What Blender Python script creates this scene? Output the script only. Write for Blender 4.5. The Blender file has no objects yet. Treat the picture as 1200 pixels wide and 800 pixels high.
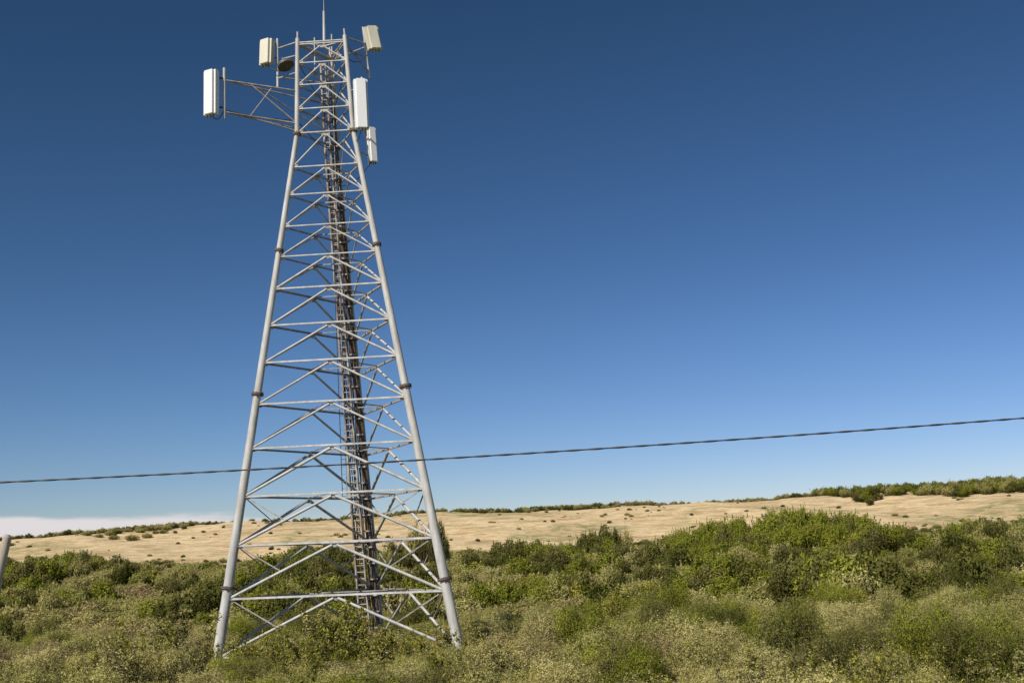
import bpy, math, random
import numpy as np
from mathutils import Vector, Matrix
random.seed(7); rng=np.random.default_rng(11)
scene=bpy.context.scene
scene.view_settings.view_transform='Standard'
scene.view_settings.look='None'
scene.view_settings.exposure=0
COL=scene.collection

# ------------------------------------------------------------ materials
def mat_new(name):
    m=bpy.data.materials.new(name); m.use_nodes=True
    nt=m.node_tree
    for n in list(nt.nodes): nt.nodes.remove(n)
    out=nt.nodes.new('ShaderNodeOutputMaterial')
    return m,nt,out
def mixc(nt,fac,a,b):
    n=nt.nodes.new('ShaderNodeMix'); n.data_type='RGBA'
    for sock,v in ((n.inputs[0],fac),(n.inputs[6],a),(n.inputs[7],b)):
        if isinstance(v,bpy.types.NodeSocket): nt.links.new(v,sock)
        elif isinstance(v,(int,float)): sock.default_value=v
        else: sock.default_value=(*v,1)
    return n.outputs[2]
def noise(nt,vec,scale,detail=4,rough=.6):
    n=nt.nodes.new('ShaderNodeTexNoise'); n.inputs['Scale'].default_value=scale
    n.inputs['Detail'].default_value=detail; n.inputs['Roughness'].default_value=rough
    nt.links.new(vec,n.inputs['Vector']); return n.outputs['Fac']
def ramp(nt,fac,a,b):
    n=nt.nodes.new('ShaderNodeMapRange'); n.inputs[1].default_value=a; n.inputs[2].default_value=b
    n.interpolation_type='SMOOTHSTEP'
    nt.links.new(fac,n.inputs[0]); return n.outputs[0]
def math_(nt,op,a,b=None,c=None):
    n=nt.nodes.new('ShaderNodeMath'); n.operation=op
    for i,v in enumerate((a,b,c)):
        if v is None: continue
        if isinstance(v,bpy.types.NodeSocket): nt.links.new(v,n.inputs[i])
        else: n.inputs[i].default_value=v
    return n.outputs[0]
def simple(name,c1,c2,scale=3,rough=.5,metal=0.0,streak=False,bump=0):
    m,nt,out=mat_new(name)
    tc=nt.nodes.new('ShaderNodeNewGeometry').outputs['Position']
    v=tc
    if streak:
        mp=nt.nodes.new('ShaderNodeMapping'); mp.inputs['Scale'].default_value=(1,1,.25)
        nt.links.new(tc,mp.inputs[0]); v=mp.outputs[0]
    f=ramp(nt,noise(nt,v,scale,5,.65),.3,.7)
    p=nt.nodes.new('ShaderNodeBsdfPrincipled')
    nt.links.new(mixc(nt,f,c1,c2),p.inputs['Base Color'])
    p.inputs['Roughness'].default_value=rough; p.inputs['Metallic'].default_value=metal
    if bump:
        b=nt.nodes.new('ShaderNodeBump'); b.inputs['Strength'].default_value=bump
        nt.links.new(noise(nt,tc,scale*6),b.inputs['Height']); nt.links.new(b.outputs[0],p.inputs['Normal'])
    nt.links.new(p.outputs[0],out.inputs[0]); return m
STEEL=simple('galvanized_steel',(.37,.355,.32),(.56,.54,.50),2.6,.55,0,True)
STEEL2=simple('galvanized_steel_weathered_shaded',(.22,.20,.17),(.42,.39,.35),3.0,.6,.0)  # darker steel; on the rear horizontals the darkness is painted shade
LADDER=simple('weathered_ladder_steel',(.22,.16,.11),(.54,.50,.45),1.1,.6,.0)
DARK=simple('dark_steel',(.06,.06,.065),(.13,.12,.11),4,.6,.2)
RUST=simple('rusted_flange',(.08,.05,.03),(.17,.12,.085),6,.8)
CABLE=simple('black_cable_sheath',(.02,.02,.022),(.06,.055,.05),5,.6)
FEED=simple('weathered_feeder_sheath',(.05,.035,.025),(.20,.13,.08),1.8,.7)
WHITE=simple('antenna_radome_white',(.76,.76,.73),(.82,.82,.80),1.5,.4,0,True)
CREAM=simple('antenna_radome_cream',(.60,.56,.43),(.72,.68,.55),1.5,.45,0,True)
WOOD=simple('weathered_wood',(.30,.25,.19),(.48,.42,.34),6,.85,0,True,.4)
BARK=simple('bark',(.12,.09,.06),(.24,.19,.14),5,.9)

def leafmat(name,c1,c2,c3):
    m,nt,out=mat_new(name)
    pos=nt.nodes.new('ShaderNodeNewGeometry').outputs['Position']
    at=nt.nodes.new('ShaderNodeAttribute'); at.attribute_name='tint'
    oi=nt.nodes.new('ShaderNodeObjectInfo')
    a=mixc(nt,oi.outputs['Random'],c1,c2)
    b=mixc(nt,ramp(nt,noise(nt,pos,.09,3),.42,.66),a,c3)
    hs=nt.nodes.new('ShaderNodeHueSaturation')
    nt.links.new(b,hs.inputs['Color'])
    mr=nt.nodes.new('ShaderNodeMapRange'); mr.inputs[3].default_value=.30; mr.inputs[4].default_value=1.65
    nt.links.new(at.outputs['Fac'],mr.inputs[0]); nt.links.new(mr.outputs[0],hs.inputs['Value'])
    d=nt.nodes.new('ShaderNodeBsdfDiffuse'); t=nt.nodes.new('ShaderNodeBsdfTranslucent')
    mx=nt.nodes.new('ShaderNodeMixShader'); mx.inputs[0].default_value=.28
    nt.links.new(hs.outputs[0],d.inputs[0]); nt.links.new(hs.outputs[0],t.inputs[0])
    nt.links.new(d.outputs[0],mx.inputs[1]); nt.links.new(t.outputs[0],mx.inputs[2])
    nt.links.new(mx.outputs[0],out.inputs[0]); return m
L_GREY=leafmat('leaves_grey_olive',(.34,.305,.105),(.41,.36,.15),(.29,.28,.08))
L_GREEN=leafmat('leaves_green',(.165,.18,.022),(.22,.225,.035),(.18,.19,.028))
L_DARK=leafmat('leaves_dark',(.11,.11,.030),(.17,.15,.05),(.095,.10,.022))
L_DRY=leafmat('leaves_dry',(.38,.29,.145),(.32,.26,.12),(.33,.28,.11))
L_YEL=leafmat('leaves_yellow_green',(.34,.31,.055),(.29,.285,.05),(.37,.33,.08))

# ------------------------------------------------------------ terrain
def sst(a,b,t):
    t=np.clip((t-a)/(b-a),0,1); return t*t*(3-2*t)
def H(x,y):
    x=np.asarray(x,float); y=np.asarray(y,float)
    h=3.9*(1-sst(5,35,y))
    R=np.interp(x,[-260,-147,-105,-60,0,95,145,300],[13.5,14.2,17.0,17.0,17.2,17.4,18.8,19.2])
    edge=232+8*np.sin(x*.031+1)+5*np.sin(x*.083)
    h=h+4.6*sst(110,edge,y)
    h=h+(R-4.6)*sst(edge-30,350,y)**.9
    w=sst(60,140,y)
    h=h+w*(.35*np.sin(x*.11+y*.05)+.3*np.sin(x*.05-y*.09+2)+.12*np.sin(x*.31+y*.27))
    h=h+sst(232,260,y)*(.25*np.sin(x*.21+y*.13)*np.sin(y*.19-x*.04)+.15*np.sin(x*.47+1)*np.sin(y*.33))
    h=h-12*sst(380,900,y)
    return h
xs=np.concatenate([np.linspace(-3000,-320,14),np.linspace(-300,300,301),np.linspace(320,3000,14)])
ys=np.concatenate([np.linspace(-400,-20,8),np.linspace(-10,420,260),np.linspace(440,900,20),np.linspace(1000,5000,12)])
X,Y=np.meshgrid(xs,ys); Z=H(X,Y)
vs=np.stack([X,Y,Z],-1).reshape(-1,3)
nx,ny=len(xs),len(ys)
fs=[(j*nx+i,j*nx+i+1,(j+1)*nx+i+1,(j+1)*nx+i) for j in range(ny-1) for i in range(nx-1)]
me=bpy.data.meshes.new('ground_mesh'); me.from_pydata(vs.tolist(),[],fs)
me.polygons.foreach_set('use_smooth',[True]*len(fs))
ground=bpy.data.objects.new('ground',me); COL.objects.link(ground)
m,nt,out=mat_new('dry_grass_soil')
pos=nt.nodes.new('ShaderNodeNewGeometry').outputs['Position']
sep=nt.nodes.new('ShaderNodeSeparateXYZ'); nt.links.new(pos,sep.inputs[0])
n1=noise(nt,pos,.03,5,.6); n2=noise(nt,pos,.3,6,.7); n3=noise(nt,pos,1.1,7,.8)
mp=nt.nodes.new('ShaderNodeMapping'); mp.inputs['Scale'].default_value=(.07,.035,.9)
nt.links.new(pos,mp.inputs[0]); n4=noise(nt,mp.outputs[0],1.6,8,.8)
tan=mixc(nt,ramp(nt,n2,.35,.65),(.54,.395,.215),(.71,.55,.33))
tan=mixc(nt,ramp(nt,n4,.49,.60),tan,(.41,.285,.145))
tan=mixc(nt,ramp(nt,n3,.55,.65),tan,(.27,.20,.10))
tan=mixc(nt,math_(nt,'MULTIPLY',ramp(nt,n1,.49,.58),ramp(nt,n2,.43,.58)),tan,(.28,.25,.11))
low=mixc(nt,ramp(nt,n3,.35,.65),(.10,.09,.04),(.24,.20,.11))
col=mixc(nt,ramp(nt,math_(nt,'MULTIPLY_ADD',n2,30.,sep.outputs[1]),225,246),low,tan)
p=nt.nodes.new('ShaderNodeBsdfPrincipled'); p.inputs['Roughness'].default_value=.95; p.inputs['Specular IOR Level'].default_value=.1
nt.links.new(col,p.inputs['Base Color'])
b=nt.nodes.new('ShaderNodeBump'); b.inputs['Strength'].default_value=.6; b.inputs['Distance'].default_value=.5
nt.links.new(n2,b.inputs['Height']); nt.links.new(b.outputs[0],p.inputs['Normal'])
nt.links.new(p.outputs[0],out.inputs[0]); me.materials.append(m)

# ------------------------------------------------------------ mesh builder
class MB:
    def __init__(s): s.v=[]; s.f=[]; s.sm=[]
    def tube(s,a,b,r0,r1=None,n=10,cap=True):
        a=Vector(a); b=Vector(b); r1=r0 if r1 is None else r1
        d=(b-a).normalized(); u=d.orthogonal().normalized(); w=d.cross(u); k=len(s.v)
        for rep in range(2 if cap else 1):
            for q,r in ((a,r0),(b,r1)):
                for i in range(n):
                    t=2*math.pi*i/n; s.v.append(q+u*(r*math.cos(t))+w*(r*math.sin(t)))
        for i in range(n):
            j=(i+1)%n; s.f.append((k+i,k+j,k+n+j,k+n+i)); s.sm.append(n>4)
        if cap:
            k+=2*n
            s.f.append(tuple(k+n-1-i for i in range(n))); s.sm.append(False)
            s.f.append(tuple(k+n+i for i in range(n))); s.sm.append(False)
    def angle(s,a,b,w,t=.012,up=(0,0,1)):
        a=Vector(a); b=Vector(b); d=(b-a).normalized(); upv=Vector(up)
        u=d.cross(upv); u=u.normalized() if u.length>1e-3 else d.orthogonal().normalized(); v=u.cross(d).normalized()
        prof=[(0,0),(w,0),(w,t),(t,t),(t,w),(0,w)]
        k=len(s.v)
        for q in (a,b):
            for (x,y) in prof: s.v.append(q+u*x+v*(y))
        for i in range(6):
            j=(i+1)%6; s.f.append((k+i,k+j,k+6+j,k+6+i)); s.sm.append(False)
        s.f.append(tuple(k+5-i for i in range(6))); s.f.append(tuple(k+6+i for i in range(6))); s.sm+= [False]*2
    def box(s,c,x,y,z,R=None):
        c=Vector(c); k=len(s.v)
        for dx in(-1,1):
            for dy in(-1,1):
                for dz in(-1,1):
                    p=Vector((dx*x/2,dy*y/2,dz*z/2)); 
                    if R: p=R@p
                    s.v.append(c+p)
        for q in ((0,1,3,2),(4,6,7,5),(0,4,5,1),(2,3,7,6),(0,2,6,4),(1,5,7,3)):
            s.f.append(tuple(k+i for i in q)); s.sm.append(False)
    def obj(s,name,mat,parent=None):
        me=bpy.data.meshes.new(name); me.from_pydata([tuple(v) for v in s.v],[],s.f)
        me.polygons.foreach_set('use_smooth',s.sm); me.materials.append(mat); me.update()
        o=bpy.data.objects.new(name,me); COL.objects.link(o)
        if parent: o.parent=parent
        return o

# ------------------------------------------------------------ telecom tower
tower=bpy.data.objects.new('telecom_lattice_tower',None); COL.objects.link(tower)
base=[Vector((-15.3,60.5,0)),Vector((-3.0,59.4,0)),Vector((-8.2,70.5,0))]
knee=[Vector((-11.35,62.7,28.7)),Vector((-8.22,62.5,28.7)),Vector((-9.57,65.3,28.7))]
top=[Vector((-11.28,62.75,34.1)),Vector((-8.6,62.6,34.1)),Vector((-9.8,65.0,34.1))]
def leg(i,z):
    if z<=28.7: return base[i].lerp(knee[i],z/28.7)
    return knee[i].lerp(top[i],(z-28.7)/5.4)
def lr(z): return .265-.13*min(z,28.7)/28.7 if z<=28.7 else .12
lv=[1.0,3.8,6.4,8.85,11.3,13.6,15.8,17.8,19.8,21.6,23.3,25.1,26.7,28.7,30.1,31.5,32.8,33.9]
L=MB(); FL=MB()
splices=[-1.0,4.4,9.3,14.2,18.2,22.0,25.4,28.7,34.3]
for i in range(3):
    for a,b_ in zip(splices[:-1],splices[1:]):
        L.tube(leg(i,a),leg(i,b_),lr(a),lr(b_-.01),20)
    for z in splices[1:-1]:
        if z in (9.3,18.2,25.4): continue
        d=(leg(i,z+.3)-leg(i,z)).normalized(); q=leg(i,z); r=lr(z); ex=.12 if z<20 else .085
        FL.tube(q-d*.06,q-d*.004,r+ex,None,18); FL.tube(q+d*.004,q+d*.06,r+ex,None,18)
        for k in range(8):
            t=k*math.pi/4; o_=Vector((math.cos(t),math.sin(t),0))*(r+ex*.66); FL.tube(q+o_-d*.12,q+o_+d*.12,.02,None,6)
L.obj('legs',STEEL,tower); FL.obj('leg_flanges',RUST,tower)
Hh=MB(); HD=MB(); D=MB(); G=MB(); S=MB()
faces=[(0,1),(1,2),(2,0)]
for (i,j) in faces:
    front=(i,j)==(0,1)
    for k,z in enumerate(lv):
        A=leg(i,z); B=leg(j,z); d=(B-A).normalized()
        w=.10 if z<20 else .075
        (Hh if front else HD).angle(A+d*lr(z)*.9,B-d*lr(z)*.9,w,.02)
        mid=(A+B)/2
        if k>0:
            z0=lv[k-1]; A0=leg(i,z0); B0=leg(j,z0)
            r=.075 if z0<9 else (.06 if z0<20 else .043)
            e=(mid-A0).normalized(); D.tube(A0+e*lr(z0)*.8,mid-e*.12-Vector((0,0,.05)),r,None,10)
            e=(mid-B0).normalized(); D.tube(B0+e*lr(z0)*.8,mid-e*.12-Vector((0,0,.05)),r,None,10)
            ang=math.atan2(d.y,d.x)
            G.box(mid-Vector((0,0,.12)),.40,.022,.18,Matrix.Rotation(ang,3,'Z'))
            for (P,s_) in ((A0,1),(B0,-1)):
                G.box(P+d*s_*(lr(z0)+.09)+Vector((0,0,.05)),.22,.024,.26,Matrix.Rotation(ang,3,'Z'))
            if z<9:
                qa=A0.lerp(mid,.5); qb=B0.lerp(mid,.5)
                S.angle(leg(i,z)+d*.2,qa,.055,.012); S.angle(leg(j,z)-d*.2,qb,.055,.012)
for k,z in enumerate(lv):
    if z<28:
        ms=[(leg(i,z)+leg(j,z))/2+Vector((0,0,.03)) for i,j in faces]
        for a in range(3): S.angle(ms[a],ms[(a+1)%3],.06,.014)
Hh.obj('horizontal_braces',STEEL,tower); HD.obj('rear_horizontal_braces',STEEL2,tower); D.obj('diagonal_braces',STEEL,tower); G.obj('gusset_plates',STEEL2,tower); S.obj('secondary_braces',STEEL2,tower)  # rear horizontals take the darker steel, their shadow put into the colour

def rail(z,ox,oy=-.45):
    t=z/34.4; sc=1-.5*t
    return leg(2,z)+Vector((ox*sc,oy*sc,0))
LD=MB(); LT=MB()
def run(mb,ox,oy,r,z0,z1,step=2.0,jit=0,n=8):
    z=z0; prev=rail(z,ox,oy)
    while z<z1-.01:
        z=min(z+step,z1); q=rail(z,ox,oy)+Vector((random.uniform(-jit,jit),random.uniform(-jit,jit),0)); mb.tube(prev,q,r,None,n,False); prev=q
for ox in (-1.05,-.5): run(LD,ox,-.55,.065,.4,33.6)
z=.5
while z<33.4: LD.tube(rail(z,-1.05,-.55),rail(z,-.5,-.55),.032,None,6); z+=.36
z=.5; s_=0
while z<32.6:
    a,b_=((-1.05,-.5),(-.5,-1.05))[s_]; LT.tube(rail(z,a,-.25),rail(z+.75,b_,-.25),.035,None,6); z+=.75; s_=1-s_
for ox in (-1.05,-.5): run(LT,ox,-.25,.05,.4,32.8)
LD.obj('climbing_ladder',LADDER,tower); LT.obj('ladder_lacing',RUST,tower)
CB=MB()
for k in range(7): run(CB,-.34+.085*k,-.50-.05*(k%2),.036,.2,24+random.random()*8,1.1,.035,6)
for k in range(5): run(CB,-.97+.11*k,-.38,.032,.2,26+random.random()*6,1.1,.03,6)
CB.obj('feeder_cables',FEED,tower)
BR=MB(); z=.8
while z<33:
    BR.box((rail(z,-.35,-.64)+rail(z,.2,-.64))/2,.62*(1-.5*z/34),.05,.08)
    BR.tube(rail(z,-1.1,-.42),rail(z,.25,-.42),.03,None,6)
    z+=.9
BR.obj('cable_brackets',LADDER,tower)
C2=MB()
ax=lambda z:(leg(0,z)+leg(1,z)+leg(2,z))/3
def q2(z,ox): return leg(2,z)*.5+ax(z)*.5+Vector((ox-1.1*(1-z/34),0,0))
for ox in (-.0,.26):
    z=9.0
    while z<33:
        z1=min(z+2,33); C2.tube(q2(z,ox),q2(z1,ox),.024,None,6,False); z=z1
z=9.
while z<33: C2.tube(q2(z,0),q2(z,.26),.014,None,5,False); z+=.4
C2.obj('inner_ladder',STEEL2,tower)
T=MB()
c=ax(34.0)
for i,j in faces:
    T.tube(leg(i,34.05),leg(j,34.05),.05,None,8)
for i in range(3): T.tube(leg(i,34.0),c+Vector((0,0,.1)),.045,None,8); T.tube(leg(i,34.1),leg(i,34.7),.055,None,8)
T.tube(c,c+Vector((0,0,2.2)),.09,.07,10); T.tube(c+Vector((0,0,2.2)),c+Vector((0,0,3.0)),.025,.012,8)
T.tube(c+Vector((.45,-.2,-1.2)),c+Vector((.45,-.2,.7)),.045,None,8)
T.tube(c+Vector((-.5,-.3,-1.5)),c+Vector((-.5,-.3,.5)),.04,None,8)
T.obj('top_frame_and_lightning_rod',STEEL,tower)

def panel(name,c,w,d,h,rz,tilt,mat,roll=0):
    import bmesh
    bm=bmesh.new(); bmesh.ops.create_cube(bm,size=1)
    for v in bm.verts: v.co=Vector((v.co.x*w,v.co.y*d,v.co.z*h))
    ed=[e for e in bm.edges if abs((e.verts[0].co-e.verts[1].co).z)>h*.5 and e.verts[0].co.y<0]
    bmesh.ops.bevel(bm,geom=ed,offset=min(w,d)*.30,segments=6,affect='EDGES')
    ed=[e for e in bm.edges if abs((e.verts[0].co-e.verts[1].co).z)<1e-4]
    bmesh.ops.bevel(bm,geom=ed,offset=.025,segments=2,affect='EDGES')
    me=bpy.data.meshes.new(name); bm.to_mesh(me); bm.free(); me.materials.append(mat)
    o=bpy.data.objects.new(name,me); COL.objects.link(o); o.parent=tower; o.location=c
    o.rotation_euler=(tilt,roll,rz)
    mb=MB()
    R=o.rotation_euler.to_matrix()
    for k in (-1,0,1): mb.tube(Vector(c)+R@Vector((k*w*.25,0,-h/2)),Vector(c)+R@Vector((k*w*.25,0,-h/2-.12)),.03,None,8)
    for s in (.36,-.36):
        mb.box(Vector(c)+R@Vector((0,d/2+.07,s*h)),w*.35,.14,.10,R)
    mb.box(Vector(c)+R@Vector((0,d/2+.004,0)),w*.5,.03,h*.9,R)
    mb.obj(name+'_mounting',DARK,tower)
PP=MB(); BM=MB(); BL=MB()
panel('panel_antenna_1',(-15.62,60.75,30.5),.80,.42,2.5,math.radians(-26),0,WHITE)
PP.tube((-14.95,61.05,29.1),(-14.95,61.05,32.0),.085,None,10)
for z in (31.4,29.75): BL.tube((-15.5,60.9,z),(-14.95,61.05,z),.05,None,8)
P1=Vector((-14.95,61.05,31.3)); P2=Vector((-14.95,61.05,29.5))
BM.tube(P1,leg(0,31.2),.055,None,8); BM.tube(P2,leg(0,29.3),.055,None,8)
BM.tube(P1,leg(2,31.2),.045,None,8); BM.tube(P2,leg(2,29.3),.045,None,8)
BM.tube(P1.lerp(leg(0,31.2),.35),leg(0,29.3),.045,None,8)
BM.tube(P1.lerp(leg(2,31.2),.3),leg(2,29.3),.035,None,8)
BM.tube(P2.lerp(leg(0,29.3),.35),P1.lerp(leg(0,31.2),.65),.03,None,8)
BM.tube(P2+Vector((0,0,.1)),leg(0,28.9)+Vector((0,.1,0)),.04,None,8)
panel('panel_antenna_2',(-13.2,63.6,33.95),.84,.44,1.5,math.radians(-28),math.radians(-3),CREAM)
PP.tube((-12.6,63.75,31.9),(-12.6,63.75,34.8),.07,None,10)
for z in (34.5,33.65): BL.tube((-13.1,63.75,z),(-12.6,63.75,z),.045,None,8)
for z in (34.2,32.4): BM.tube((-12.6,63.75,z),leg(0,z-.1),.05,None,8)
BM.tube((-12.6,63.75,32.5),leg(2,32.5),.04,None,8)
dm=MB(); dc=Vector((-12.05,63.1,33.0)); dd=Vector((.35,-.2,-.92)).normalized()
dm.tube(dc,dc+dd*.18,.46,.48,24); dm.tube(dc-dd*.16,dc,.2,.46,24); dm.tube(dc-dd*.4,dc-dd*.16,.09,.12,10)
dm.obj('drum_dish_antenna',DARK,tower); BM.tube(dc-dd*.35,leg(0,33.3),.05,None,8)
panel('panel_antenna_3',(-7.18,63.9,34.65),.80,.44,1.4,math.radians(28),math.radians(-6),CREAM,math.radians(-9))
PP.tube((-7.45,64.0,32.3),(-7.75,64.0,35.4),.065,None,10)
for z in (35.1,34.4): BL.tube((-7.3,64.05,z),(-7.65,64.0,z),.045,None,8)
for z in (34.4,33.6): BM.tube((-7.62,64.0,z),leg(1,z-.2),.05,None,8)
BM.tube((-7.5,64,32.6),leg(1,33.9),.04,None,8); BM.tube((-7.62,64,34.2),leg(2,33.9),.04,None,8)
panel('panel_antenna_4',(-7.66,61.75,29.9),.76,.42,2.85,math.radians(14),math.radians(-2),WHITE,math.radians(-1))
PP.tube((-7.5,62.15,28.2),(-7.65,62.15,31.6),.07,None,10)
for z in (31.0,29.2): BM.tube((-7.6,62.15,z),leg(1,z),.05,None,8); BL.tube((-7.7,61.9,z),(-7.6,62.15,z),.045,None,8)
panel('panel_antenna_5',(-7.3,63.3,28.1),.54,.34,2.0,math.radians(35),math.radians(-2),WHITE,math.radians(-2))
PP.tube((-7.5,63.45,27.0),(-7.5,63.45,29.4),.055,None,10)
for z in (28.9,27.5): BM.tube((-7.5,63.45,z),leg(1,z),.04,None,8)
def sagcable(a,b,s,r=.022,n=10):
    a=Vector(a); b=Vector(b); pr=a
    for k in range(1,n+1):
        t=k/n; q=a.lerp(b,t)-Vector((0,0,s*4*t*(1-t))); CL.tube(pr,q,r,None,6,False); pr=q
CL=MB()
sagcable((-15.55,60.75,29.2),(-14.95,61.0,29.6),.35); sagcable((-14.95,61.0,29.6),leg(0,29.5),.12); sagcable(leg(0,29.5),rail(28.5,-.3),.3)
sagcable((-13.2,63.6,33.2),leg(0,32.8),.4); sagcable((-7.3,63.9,34.0),leg(1,33.0),.5); sagcable((-7.7,61.7,28.4),leg(1,28.2),.3); sagcable((-7.35,63.2,27.1),rail(26.5,0),.4)
sagcable(leg(0,33),rail(31,-.4),.3); sagcable(leg(1,33.2),rail(31,.1),.4)
CL.obj('coax_jumpers',CABLE,tower)
PP.obj('antenna_pipes',STEEL,tower); BM.obj('antenna_booms',STEEL2,tower); BL.obj('antenna_clamps',DARK,tower)
F=MB()
for q in base: F.box(q+Vector((0,0,-.5)),1.4,1.4,.7)
F.obj('concrete_footings',simple('concrete',(.32,.31,.28),(.42,.40,.36),3,.9),tower)

# ------------------------------------------------------------ overhead cable + poles
oc=MB()
f_z=lambda x: 7.95+.0212*x+.00062*x*x
pts=[Vector((x,30+.004*x,f_z(x))) for x in np.linspace(-32,32,65)]
for a,b_ in zip(pts[:-1],pts[1:]): oc.tube(a,b_,.017,None,8,False)
def tw(i,ph):
    x=-32+64*i/640; t=i*.55+ph
    return Vector((x,30+.004*x+.016*math.cos(t),f_z(x)+.016*math.sin(t)))
for ph in (0,math.pi):
    for i in range(640): oc.tube(tw(i,ph),tw(i+1,ph),.011,None,5,False)
oc.obj('overhead_cable',CABLE)
for sx in (-32,32):
    pm=MB(); g=float(H(sx,30))
    pm.tube((sx,30.16,g-.4),(sx,30.16,f_z(sx)+.7),.15,.10,14)
    pm.box((sx,30.16,f_z(sx)+.25),.12,1.3,.12)
    for k in (-.5,.5): pm.tube((sx,30.16+k,f_z(sx)+.31),(sx,30.16+k,f_z(sx)+.5),.05,.03,8)
    pm.tube((sx,30.0,f_z(sx)-.03),(sx,30.1,f_z(sx)-.03),.04,None,8)
    pm.obj('utility_pole',WOOD)
wp=MB()
g=float(H(-6.45,14))
a=Vector((-6.5,14,g-.3)); b_=Vector((-5.95,14,5.93)); pr=a; rr=.062
for k in range(1,9):
    t=k/8; q=a.lerp(b_,t)+Vector((math.sin(k*1.7)*.008,math.cos(k*2.1)*.008,0)); r2=.062-.012*t; wp.tube(pr,q,rr,r2,12,k in(1,8)); pr=q; rr=r2
wp.tube(b_,b_+Vector((.006,0,.03)),.05,.03,12)
wp.obj('wooden_post',WOOD)

# ------------------------------------------------------------ foliage prototypes
def foliage(name,C,N,size,asp,mat,stems=None,tint=None):
    n=len(C); N=N/np.linalg.norm(N,axis=1,keepdims=True)
    r=rng.normal(size=(n,3)); t=np.cross(N,r); t/=np.linalg.norm(t,axis=1,keepdims=True); b=np.cross(N,t)
    s=size*rng.uniform(.6,1.35,(n,1))
    V=np.empty((n,4,3)); V[:,0]=C-t*s; V[:,1]=C+b*s*asp; V[:,2]=C+t*s; V[:,3]=C-b*s*asp
    V[:,2]+=N*s*rng.uniform(-.4,.4,(n,1))
    V=V.reshape(-1,3)
    sv=[];sf=[]
    if stems:
        mb=MB()
        for a,b2,r0,r1 in stems: mb.tube(a,b2,r0,r1,5,False)
        sv=[tuple(v) for v in mb.v]; sf=mb.f
    allv=np.concatenate([V,np.array(sv).reshape(-1,3)]) if sv else V
    me=bpy.data.meshes.new(name)
    fl=np.arange(n*4).reshape(-1,4)
    if sf: fl=np.concatenate([fl,np.array(sf)+n*4])
    me.vertices.add(len(allv)); me.vertices.foreach_set('co',allv.astype(np.float32).ravel())
    me.loops.add(len(fl)*4); me.loops.foreach_set('vertex_index',fl.astype(np.int32).ravel())
    me.polygons.add(len(fl)); me.polygons.foreach_set('loop_start',np.arange(0,len(fl)*4,4,dtype=np.int32))
    mi=np.zeros(len(fl),np.int32); mi[n:]=1
    me.materials.append(mat); me.materials.append(BARK)
    me.update(calc_edges=True)
    me.polygons.foreach_set('material_index',mi)
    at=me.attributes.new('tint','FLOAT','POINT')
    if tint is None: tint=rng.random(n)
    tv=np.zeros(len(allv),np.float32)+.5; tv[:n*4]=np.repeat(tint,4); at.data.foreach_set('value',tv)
    me.validate()
    return bpy.data.objects.new(name,me)
def shrub(name,nl,size,mat,nlobes=11,upright=.0,asp=.45,hgt=1.0):
    lob=[]
    for k in range(nlobes):
        a=rng.uniform(0,2*math.pi); r=math.sqrt(rng.random())*.72
        lr_=rng.uniform(.18,.38); z=max(.12,(1-r*r*.9)*hgt*rng.uniform(.5,.95)-lr_*.5)
        lob.append((r*math.cos(a),r*math.sin(a),z,lr_,rng.uniform(-.22,.22)))
    lob.append((0,0,.3,.55,-.2))
    lob=np.array(lob); w=lob[:,3]**2; w/=w.sum()
    idx=rng.choice(len(lob),nl,p=w)
    d=rng.normal(size=(nl,3)); d[:,2]=d[:,2]*.9+.45; d/=np.linalg.norm(d,axis=1,keepdims=True)
    lumps=1+.22*np.sin(d[:,0]*7+idx*2)*np.sin(d[:,1]*6+idx)+.12*np.sin(d[:,2]*11+idx*3)
    rad=(1-np.abs(rng.normal(0,.14,nl)))*lumps+ (rng.random(nl)<.07)*rng.uniform(0,.45,nl)
    C=lob[idx,:3]+d*(lob[idx,3]*rad)[:,None]
    C[:,2]=np.abs(C[:,2])
    N=d*1.3+rng.normal(size=(nl,3))*.5+np.array([-.1,-.2,.3])
    tint=np.clip(.42+lob[idx,4]+.8*(C[:,2]/hgt-.5)+rng.normal(0,.2,nl),0,1)  # shaded bottoms and lit tops painted into leaf tint, plus random variation
    ns=int(nl/70); SC=[];stems=[]
    for k in range(ns):
        i=rng.integers(0,nl); p0=C[i]; dr=np.array([rng.normal()*.35,rng.normal()*.35,1.]); dr/=np.linalg.norm(dr); ln=rng.uniform(.1,.28)
        for q in np.linspace(0,1,14): SC.append(p0+dr*ln*q+rng.normal(size=3)*.018)
        if k%4==0: stems.append((p0-dr*.1,p0+dr*ln,.006,.002))
    SC=np.array(SC)
    for k in range(nlobes): stems.append(((rng.normal()*.05,rng.normal()*.05,-.1),tuple(lob[k,:3]),.022,.008))
    C=np.concatenate([C,SC]); N=np.concatenate([N,rng.normal(size=SC.shape)+np.array([0,-.2,.4])])
    tint=np.concatenate([tint,np.clip(rng.normal(.8,.15,len(SC)),0,1)])
    return foliage(name,C,N,size,asp,mat,[(tuple(map(float,a)),tuple(map(float,b2)),r0,r1) for a,b2,r0,r1 in stems],tint)
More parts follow.
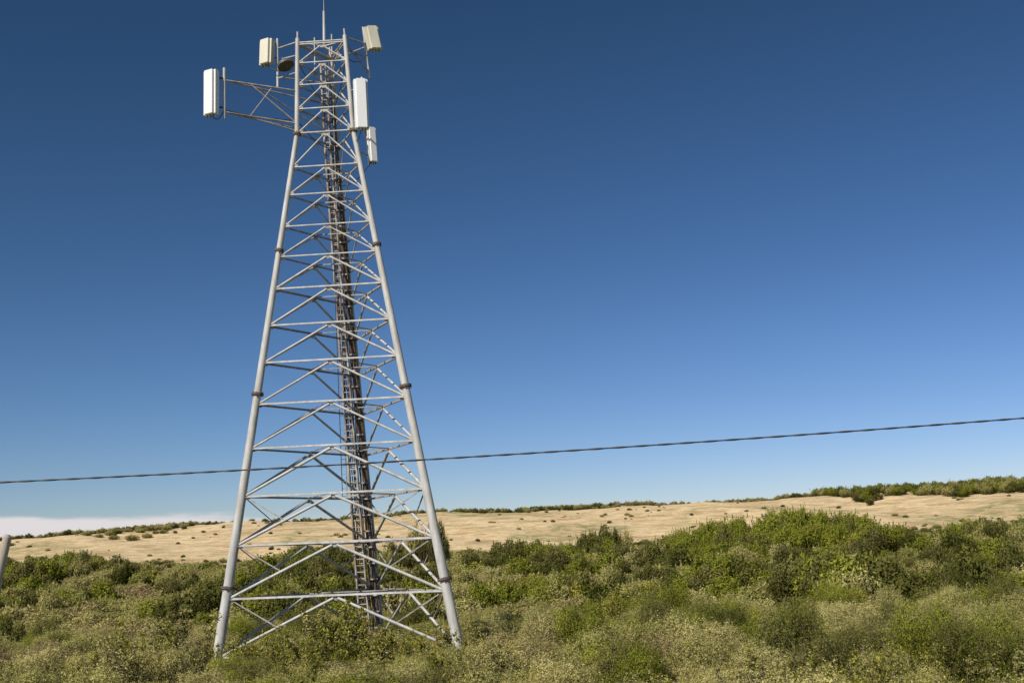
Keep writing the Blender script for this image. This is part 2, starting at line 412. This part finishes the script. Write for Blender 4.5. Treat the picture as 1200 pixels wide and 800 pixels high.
def sapling(name,mat,nst=7,size=.035):
    C=[];stems=[]
    for s_ in range(nst):
        a=rng.uniform(0,6.28); lean=rng.uniform(.05,.38); ln=rng.uniform(.65,1.0)
        p=np.array([0.,0,-.05]); dr=np.array([math.cos(a)*lean,math.sin(a)*lean,1.])
        for k in range(8):
            q=p+dr/np.linalg.norm(dr)*ln/8; stems.append((tuple(p),tuple(q),.012*(1-k/9),.012*(1-(k+1)/9)))
            if k>1:
                for b_ in range(4):
                    bd=rng.normal(size=3)*.8+dr*.6; bd/=np.linalg.norm(bd); bl=rng.uniform(.06,.2)*(1.2-k/9)
                    stems.append((tuple(q),tuple(q+bd*bl),.004,.002))
                    for t in np.linspace(.15,1.1,11): C.append(q+bd*bl*t+rng.normal(size=3)*.016)
            p=q; dr=dr+rng.normal(size=3)*.12
    C=np.array(C)
    return foliage(name,C,rng.normal(size=C.shape)+np.array([0,-.2,.6]),size,.5,mat,[(tuple(map(float,a)),tuple(map(float,b2)),r0,r1) for a,b2,r0,r1 in stems])
protoN=bpy.data.collections.new('shrub_near_kinds'); protoF=bpy.data.collections.new('shrub_far_kinds')
protoS=bpy.data.collections.new('sapling_kinds')
kinds=[L_GREY,L_GREY,L_GREY,L_GREEN,L_DARK,L_DRY,L_YEL]
for k,mt in enumerate(kinds):
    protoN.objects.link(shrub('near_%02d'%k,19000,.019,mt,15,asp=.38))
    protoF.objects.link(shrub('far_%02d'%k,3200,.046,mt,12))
for k in range(4): protoS.objects.link(sapling('sap_%02d'%k,[L_YEL,L_GREY,L_YEL,L_GREEN][k],size=.018))

def scatter(name,P,S,Rz,I,coll):
    me=bpy.data.meshes.new(name); me.from_pydata([tuple(p) for p in P],[],[])
    a=me.attributes.new('iscale','FLOAT_VECTOR','POINT'); a.data.foreach_set('vector',np.array(S,np.float32).ravel())
    R=np.zeros((len(P),3),np.float32); R[:,2]=Rz
    a=me.attributes.new('irot','FLOAT_VECTOR','POINT'); a.data.foreach_set('vector',R.ravel())
    a=me.attributes.new('ipick','INT','POINT'); a.data.foreach_set('value',np.array(I,np.int32))
    o=bpy.data.objects.new(name,me); COL.objects.link(o)
    ng=bpy.data.node_groups.new(name+'_nodes','GeometryNodeTree')
    ng.interface.new_socket('Geometry',in_out='INPUT',socket_type='NodeSocketGeometry')
    ng.interface.new_socket('Geometry',in_out='OUTPUT',socket_type='NodeSocketGeometry')
    gi=ng.nodes.new('NodeGroupInput'); go=ng.nodes.new('NodeGroupOutput')
    ip=ng.nodes.new('GeometryNodeInstanceOnPoints'); ci=ng.nodes.new('GeometryNodeCollectionInfo')
    ci.inputs['Collection'].default_value=coll; ci.inputs['Separate Children'].default_value=True; ci.inputs['Reset Children'].default_value=True
    def na(nm,t):
        n=ng.nodes.new('GeometryNodeInputNamedAttribute'); n.data_type=t; n.inputs['Name'].default_value=nm; return n.outputs['Attribute']
    ng.links.new(gi.outputs[0],ip.inputs['Points']); ng.links.new(ci.outputs[0],ip.inputs['Instance'])
    ip.inputs['Pick Instance'].default_value=True
    ng.links.new(na('ipick','INT'),ip.inputs['Instance Index']); ng.links.new(na('irot','FLOAT_VECTOR'),ip.inputs['Rotation']); ng.links.new(na('iscale','FLOAT_VECTOR'),ip.inputs['Scale'])
    ng.links.new(ip.outputs[0],go.inputs[0])
    md=o.modifiers.new('scatter','NODES'); md.node_group=ng
    return o
def patch(x,y):
    k=1.0 if y>85 else 2.0
    x=x*k; y=y*k
    return math.sin(x*.15+y*.03+1)+math.sin(y*.17-x*.05)+.8*math.sin(x*.29+y*.19+2)+.6*math.sin(x*.47-y*.31)
def pickkind(v,far):
    v=v+random.gauss(0,.4)+(.15 if far else 0)
    if v>1.5: return random.choice([4,4,3])
    if v>.95: return random.choice([3,3,4,4,6])
    if v<-1.7: return 5
    if v<-1.1: return random.choice([6,2,5,0])
    return random.choice([0,1,2])
def build_scrub(name,y0,y1,coll,sp0):
    P=[];S=[];R=[];I=[]
    y=y0
    while y<y1:
        sp=sp0*(1+.2*(y/200)); hw=.50*y+10
        x=-hw
        while x<hw:
            xx=x+random.uniform(-.6,.6)*sp; yy=y+random.uniform(-.6,.6)*sp
            v=patch(xx,yy)
            s=random.uniform(1.1,2.2)
            if yy>85:
                grow=max(0,v-.3)*.46; s=s*1.15+grow*.6; hz=s*random.uniform(.55,.95)*(1.0+grow*1.2)
                hz=min(hz,4.4)
                if yy>205: hz*=.8
            else:
                hz=s*random.uniform(.6,1.2)*(1+.3*max(0,v))
                lim=2.0 if yy<40 else 3.4
                zone=-.292<xx/yy<-.03
                if 46<=yy<61 and zone: lim=2.0; s=min(s,1.5)
                elif 61<=yy<76 and zone: lim=2.4
                elif 36<=yy<46 and zone: lim=2.0
                hz=min(hz,lim*random.uniform(.65,1))
            P.append((xx,yy,float(H(xx,yy))-.15)); S.append((s,s,hz)); R.append(random.uniform(0,6.28)); I.append(pickkind(v,yy>85))
            x+=sp
        y+=sp*.9
    print(name,len(P)); return scatter(name,P,S,R,I,coll)
build_scrub('scrub_foreground',23,85,protoN,2.0)
build_scrub('scrub_midground',85,226,protoF,2.7)
P=[];S=[];R=[];I=[]
def add(x,y,s,hz,i,dz=-.1): P.append((x,y,float(H(x,y))+dz)); S.append((s,s,hz)); R.append(random.uniform(0,6.28)); I.append(i)
for k in range(4200):
    y=random.uniform(222,345); x=random.uniform(-.5,.5)*y
    v=math.sin(x*.06+y*.04)+math.sin(x*.13-y*.05+1)*.7
    dens=.9 if y<236 else (.09 if y<262 else .03)+ (.2 if v>1.0 else 0)
    if random.random()<dens: s=random.uniform(.3,.9)*(1.6 if y<236 else 1); add(x,y,s,s*.8,random.choice([0,1,4,5,4]))
for k in range(2600):
    x=random.uniform(-190,190); y=random.uniform(338,372)
    if math.sin(x*.09)+math.sin(x*.037+1)+random.uniform(-.9,.9)<-1.3: continue
    s=random.uniform(.6,1.5); add(x,y,s,s*1.05,random.choice([0,4,0,5,4]))
scatter('hillside_shrubs',P,S,R,I,protoF)
P=[];S=[];R=[];I=[]
for k in range(800):
    x=random.uniform(86,195); y=random.uniform(296,352); s=random.uniform(1.4,2.7)
    if y<332 and math.sin(x*.17)+math.sin(x*.07+y*.1)+random.uniform(-.6,.6)<0.0: continue
    add(x,y,s,s*1.1,random.choice([4,4,0,3]))
for k in range(260):
    x=random.uniform(-190,-84); y=random.uniform(280,348); s=random.uniform(.9,2.0)
    if math.sin(x*.11+y*.06)+random.uniform(-.6,.6)<-.1: continue
    add(x,y,s,s*.8,random.choice([4,0,0]))
for k in range(250):
    t=random.random(); x=22+36*t+random.gauss(0,1.4); y=random.uniform(182,208); s=random.uniform(1.6,3.2)
    hz=(3.2+3.0*math.sin(min(t*1.25,1)*2.4)+(1.0 if .55<t<.9 else 0))*random.uniform(.6,1.08)
    if y<192: hz*=.65
    add(x,y,s,hz,random.choice([3,3,3,4,3,3]))
for (x,y,s,hz,i) in [(12,205,4,6.6,4),(15,206,3.2,5.6,4),(9,204,3,5,4),(-15,190,2.4,8.2,4),(-13.6,192,2,7,4),(-16,191,2,6,4),(-3,180,3.2,4.6,4),(0,182,3,4.8,4),(-6,178,3,4,4),(3,186,3,4,0),
    (-48,170,3,4.2,0),(-58,175,3,4.4,4),(-44,160,3,4,4),(-38,150,2.8,4,0),(-66,180,3,4,0),(-72,182,3,4.4,4),(66,190,3,3.8,0),(72,194,3.4,4.2,4),(78,190,3.4,4,0),(84,196,3.4,4.2,4),(90,198,3.6,4.4,0),(96,200,3.8,4.6,4),(60,170,3,3.4,3),(-2,118,2.8,3.4,3),(0,121,3,3.2,3),(3,119,2.8,3,6),(6,122,3,3,3),
    (-31,150,2.6,3.4,4),(70,150,3.2,3.4,3),(50,150,3.2,3.2,4),(33,120,3,3.0,4),(25,150,3.4,3.6,4),(15,160,3.4,4.0,4),(62,140,3,3.2,4),(20,190,3,4.6,4),(-22,186,3,4.6,0),(-28,188,3,4.6,4),(38,165,3.2,3.4,4),(80,170,3.2,3.8,4),(-80,190,3.4,4,0),
    (6,170,3.4,4.4,4),(30,175,3.2,3.4,0),(54,125,3,3.0,3),(10,135,3,3.4,4),(-62,140,3,3.6,4),(-50,130,3,3.2,4),(-10,150,3,3.6,4),(-25,130,3,3.2,3)]:
    for q in range(6): add(x+random.gauss(0,s*.6),y+random.gauss(0,s*.4),s*random.uniform(.4,.8),hz*random.uniform(.5,1.02),i if random.random()<.8 else 0)
scatter('distant_trees',P,S,R,I,protoF)
P=[];S=[];R=[];I=[]
for k in range(110):
    y=random.uniform(25,52); x=random.uniform(-.48,.48)*y; s=random.uniform(1.5,2.8); add(x,y,s,s,random.randint(0,3))
for (x,y,s) in [(-8.2,57,4.2),(-7.1,57,3.6),(-9.6,56,3.4),(-6.0,57,3.0),(-10.8,56,2.8),(-16.2,57,4.0),(-17.0,57,3.6),(-15.2,58,3.0),(-12.2,56,2.8),(-7.7,55,4.2),(-8.9,56,4.0),(-3.9,57,2.8),(-17.5,52,3.4),(-16.6,50,3.2),(-5,56,2.8),(-13.4,56,2.8),(-2.4,57,3.0),(-14.4,55,2.8),(-11.4,55,2.8),(-9.2,54,3.2),(-6.6,54,3.0),(-4.4,55,2.8)]:
    add(x,y,s,s,random.choice([0,2,0,1]))
scatter('leafy_saplings',P,S,R,I,protoS)

# ------------------------------------------------------------ world + sun
el=math.radians(42); az=math.radians(217)
w=bpy.data.worlds.new('World'); scene.world=w; w.use_nodes=True; nt=w.node_tree
for n in list(nt.nodes): nt.nodes.remove(n)
out=nt.nodes.new('ShaderNodeOutputWorld'); bg=nt.nodes.new('ShaderNodeBackground'); bg.inputs[1].default_value=.075
sky=nt.nodes.new('ShaderNodeTexSky'); sky.sky_type='NISHITA'; sky.sun_disc=False; sky.sun_elevation=el; sky.sun_rotation=az
sky.altitude=1200; sky.air_density=1.0; sky.dust_density=.3; sky.ozone_density=3.0
sc=nt.nodes.new('ShaderNodeSeparateColor'); nt.links.new(sky.outputs[0],sc.inputs[0])
cc=nt.nodes.new('ShaderNodeCombineColor')
for k,(g,a_) in enumerate(((1.58,1.46),(1.42,1.21),(1.62,1.55))):
    q=math_(nt,'MULTIPLY',sc.outputs[k],.075); q=math_(nt,'POWER',q,g); q=math_(nt,'MULTIPLY',q,a_/.075); nt.links.new(q,cc.inputs[k])
tc=nt.nodes.new('ShaderNodeTexCoord'); sp=nt.nodes.new('ShaderNodeSeparateXYZ'); nt.links.new(tc.outputs['Generated'],sp.inputs[0])
mpn=nt.nodes.new('ShaderNodeMapping'); mpn.inputs['Scale'].default_value=(9,9,70); nt.links.new(tc.outputs['Generated'],mpn.inputs[0])
nn=noise(nt,mpn.outputs[0],1.0,6,.6)
zz=math_(nt,'MULTIPLY_ADD',nn,.020,sp.outputs[2])
zz=math_(nt,'MULTIPLY_ADD',sp.outputs[0],.040,zz)
band=ramp(nt,zz,.0415,.0355)
xm=ramp(nt,sp.outputs[0],-.12,-.26)
cm=math_(nt,'MULTIPLY',band,xm)
nt.links.new(mixc(nt,cm,cc.outputs[0],(9.8,9.3,9.5)),bg.inputs[0]); nt.links.new(bg.outputs[0],out.inputs[0])
sl=bpy.data.lights.new('sun','SUN'); sl.energy=5; sl.angle=math.radians(.5); sl.color=(1,.95,.85)
so=bpy.data.objects.new('sun',sl); COL.objects.link(so)
sd=Vector((math.sin(az)*math.cos(el),math.cos(az)*math.cos(el),math.sin(el)))
so.rotation_euler=sd.to_track_quat('Z','Y').to_euler(); so.location=sd*100

# ------------------------------------------------------------ camera
cd=bpy.data.cameras.new('camera'); cd.sensor_width=36; cd.lens=42; cd.clip_end=8000; cd.clip_start=.1
cam=bpy.data.objects.new('camera',cd); COL.objects.link(cam)
p_=math.radians(10.05); r_=math.radians(2.4)
fw=Vector((0,math.cos(p_),math.sin(p_))); R0=Vector((1,0,0)); U0=R0.cross(fw)
Rr=R0*math.cos(r_)-U0*math.sin(r_); Ur=U0*math.cos(r_)+R0*math.sin(r_)
M=Matrix((Rr,Ur,-fw)).transposed().to_4x4(); M.translation=Vector((0,0,5.5)); cam.matrix_world=M
scene.camera=cam
